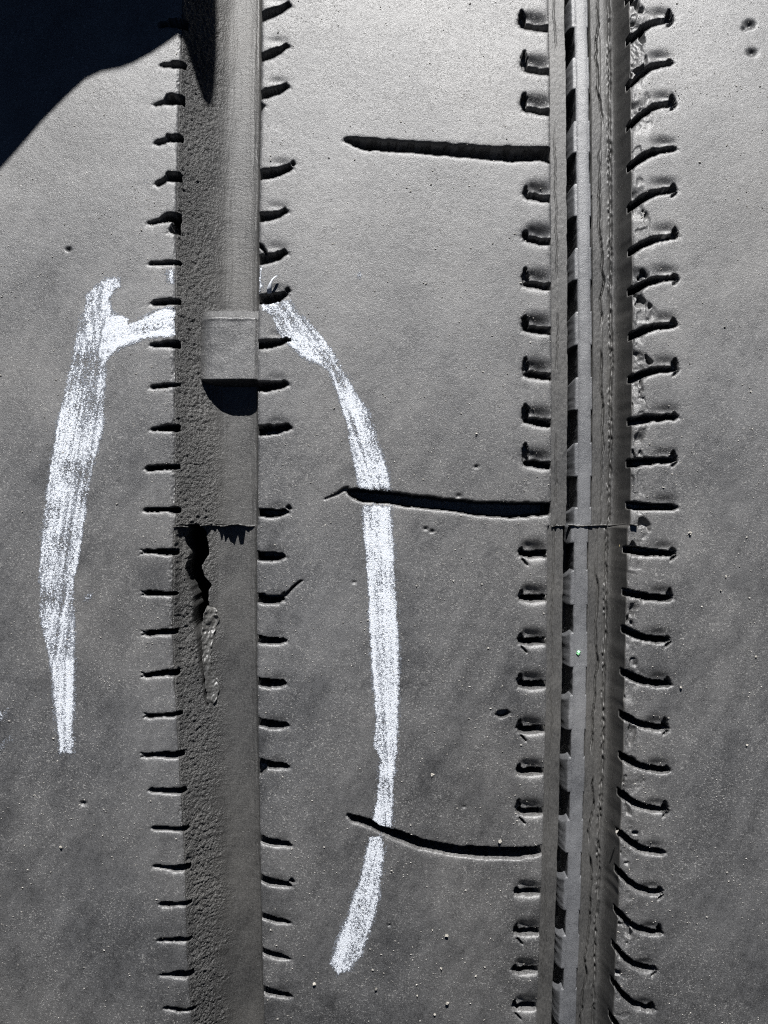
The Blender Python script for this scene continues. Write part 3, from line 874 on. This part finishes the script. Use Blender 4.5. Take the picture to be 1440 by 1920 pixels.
protos = []
for i in range(4):
    v, f = grain_mesh(300 + i)
    me = bpy.data.meshes.new("grit_grain")
    me.from_pydata([tuple(p) for p in v * MM], [], [tuple(int(a) for a in q) for q in f])
    me.update(); me.materials.append(M_GRIT)
    protos.append(me)
big = [(837, 1753, .42, "largest grit grain right of the lower chalk tail"), (811, 1743, .30, "grit grain just left of the largest one near the lower chalk tail"),
       (828, 1816, .36, "grit grain below the largest one, right of the chalk tail's end"), (839, 1881, .45, "grit grain with a long shadow at the lower border of the centre rib"),
       (589, 1845, .36, "lone grit grain left below the chalk tail, near the left groove"), (705, 1852, .36, "lone grit grain right below the end of the chalk tail"),
       (893, 1830, .30, "grit grain nearest the right groove's lowest left sipes"), (782, 1866, .32, "grit grain at the bottom, left of the long-shadowed grain"),
       (815, 1901, .34, "lowest grit grain on the centre rib"), (936, 1577, .40, "grit grain sitting above the lowest long cross cut"),
       (811, 1452, .30, "grit grain between the chalk stroke and the right groove, above the lowest cross cut"), (915, 1215, .30, "grit grain on the centre rib above the oval pit"),
       (1363, 1081, .36, "upper of two close grit grains on the right rib below the seam"), (1353, 1107, .30, "lower of two close grit grains on the right rib below the seam"),
       (1295, 1000, .30, "grit grain on the right rib level with the seam"), (1277, 1290, .34, "grit grain at the tip of a right rib sipe, lower half"),
       (1420, 1232, .30, "grit grain near the right border, lower half"), (1410, 733, .36, "grit grain near the right border, above the seam"),
       (1402, 1398, .32, "lowest grit grain near the right border"), (1158, 1562, .38, "white grit grain stuck on the right rib's crumbled edge"),
       (113, 1590, .28, "lone grit grain low on the left rib"), (893, 813, .32, "grit grain on the centre rib above the middle cross cut")]
for i, (x, y, r_, lab) in enumerate(big):
    r_ *= .78 + .25 * math.sin(i * 5.1)
    s, t, h = seat(x, y)
    if x == 1158:
        h = np.array([-1.0])
    o = bpy.data.objects.new("grit_grain", protos[i % 4])
    col.objects.link(o)
    o.location = tuple(to_world(s, t, h + r_ * .55)[0])
    o.scale = (r_, r_, r_ * 1.05)
    o.rotation_euler = (rng.uniform(0, 6), rng.uniform(0, 6), rng.uniform(0, 6))
    tag(o, lab, "grit", "loose grit grains on the tread")

# countless specks of sand
NS = 13000
px_ = rng.uniform(-60, 1500, NS * 3); py_ = rng.uniform(-40, 1960, NS * 3)
den = .08 + .5 * sstep(0, .5, fbm(px_ / 120, py_ / 120, 400, 2)) + 1.2 * sstep(.25, .6, fbm(px_ / 22, py_ / 22, 402, 2))
den = den * (1 + 1.6 * sstep(1700, 1900, py_) * sstep(700, 800, px_) * (1 - sstep(900, 1000, px_))) * (1 + .5 * sstep(750, 850, px_))
sel = rng.uniform(0, 1.6, NS * 3) < den
px_, py_ = px_[sel][:NS], py_[sel][:NS]
s, t = surf(px_, py_)
okm = ~(((s > e1(t) - .1) & (s < e2(t) + .1)) | ((s > e3(t) - .1) & (s < e4(t) + .1)))
s, t = s[okm], t[okm]
h = tread_height(s, t)
okm = h > -1.2
s, t, h = s[okm], t[okm], h[okm]
n = len(s)
sz = .035 + .07 * rng.random(n) ** 3 + .08 * (rng.random(n) < .04)
VV = []; FF = []
gv = [grain_mesh(500 + i) for i in range(6)]
for i in range(n):
    v, f = gv[i % 6]
    a = rng.uniform(0, 6.28); ca, sa = math.cos(a), math.sin(a)
    loc = np.stack([v[:, 0] * ca - v[:, 1] * sa, v[:, 0] * sa + v[:, 1] * ca, v[:, 2]], -1) * sz[i] * np.array([1.15, .9, .8])
    VV.append(to_world(s[i] + loc[:, 0], t[i] + loc[:, 1], h[i] + .4 * sz[i] + loc[:, 2])); FF.append(f + 10 * i)
sand = mesh_obj("sand", np.concatenate(VV), np.concatenate(FF), M_SAND, None, smooth=False)
tag(sand, "fine pale sand specks scattered over the rubber tread", "sand", kind="stuff")

# green paint fleck and a straw crumb in the right groove
def blob(name, px, py, dep, lift, size, mat, label, cat, seed):
    v, f = grain_mesh(seed)
    s, t = surf(px, py, dep)
    w = to_world(np.array([s]), np.array([t]), np.array([-dep + lift]))[0]
    o = mesh_obj(name, v * np.array(size) * MM, f, mat, None, smooth=False)
    o.location = tuple(w)
    tag(o, label, cat)
    return o


blob("paint_fleck", 1084, 1225, 5.9, .15, (.36, .22, .40), M_FLECK, "small pale green paint fleck on the bright groove strip", "paint fleck", 620)
blob("straw_crumb", 1162, 1023, 4.5, .3, (.16, .18, .75), M_STRAW, "thin yellowish straw crumb caught in the right groove", "straw", 621).rotation_euler = (0, .45, 0)
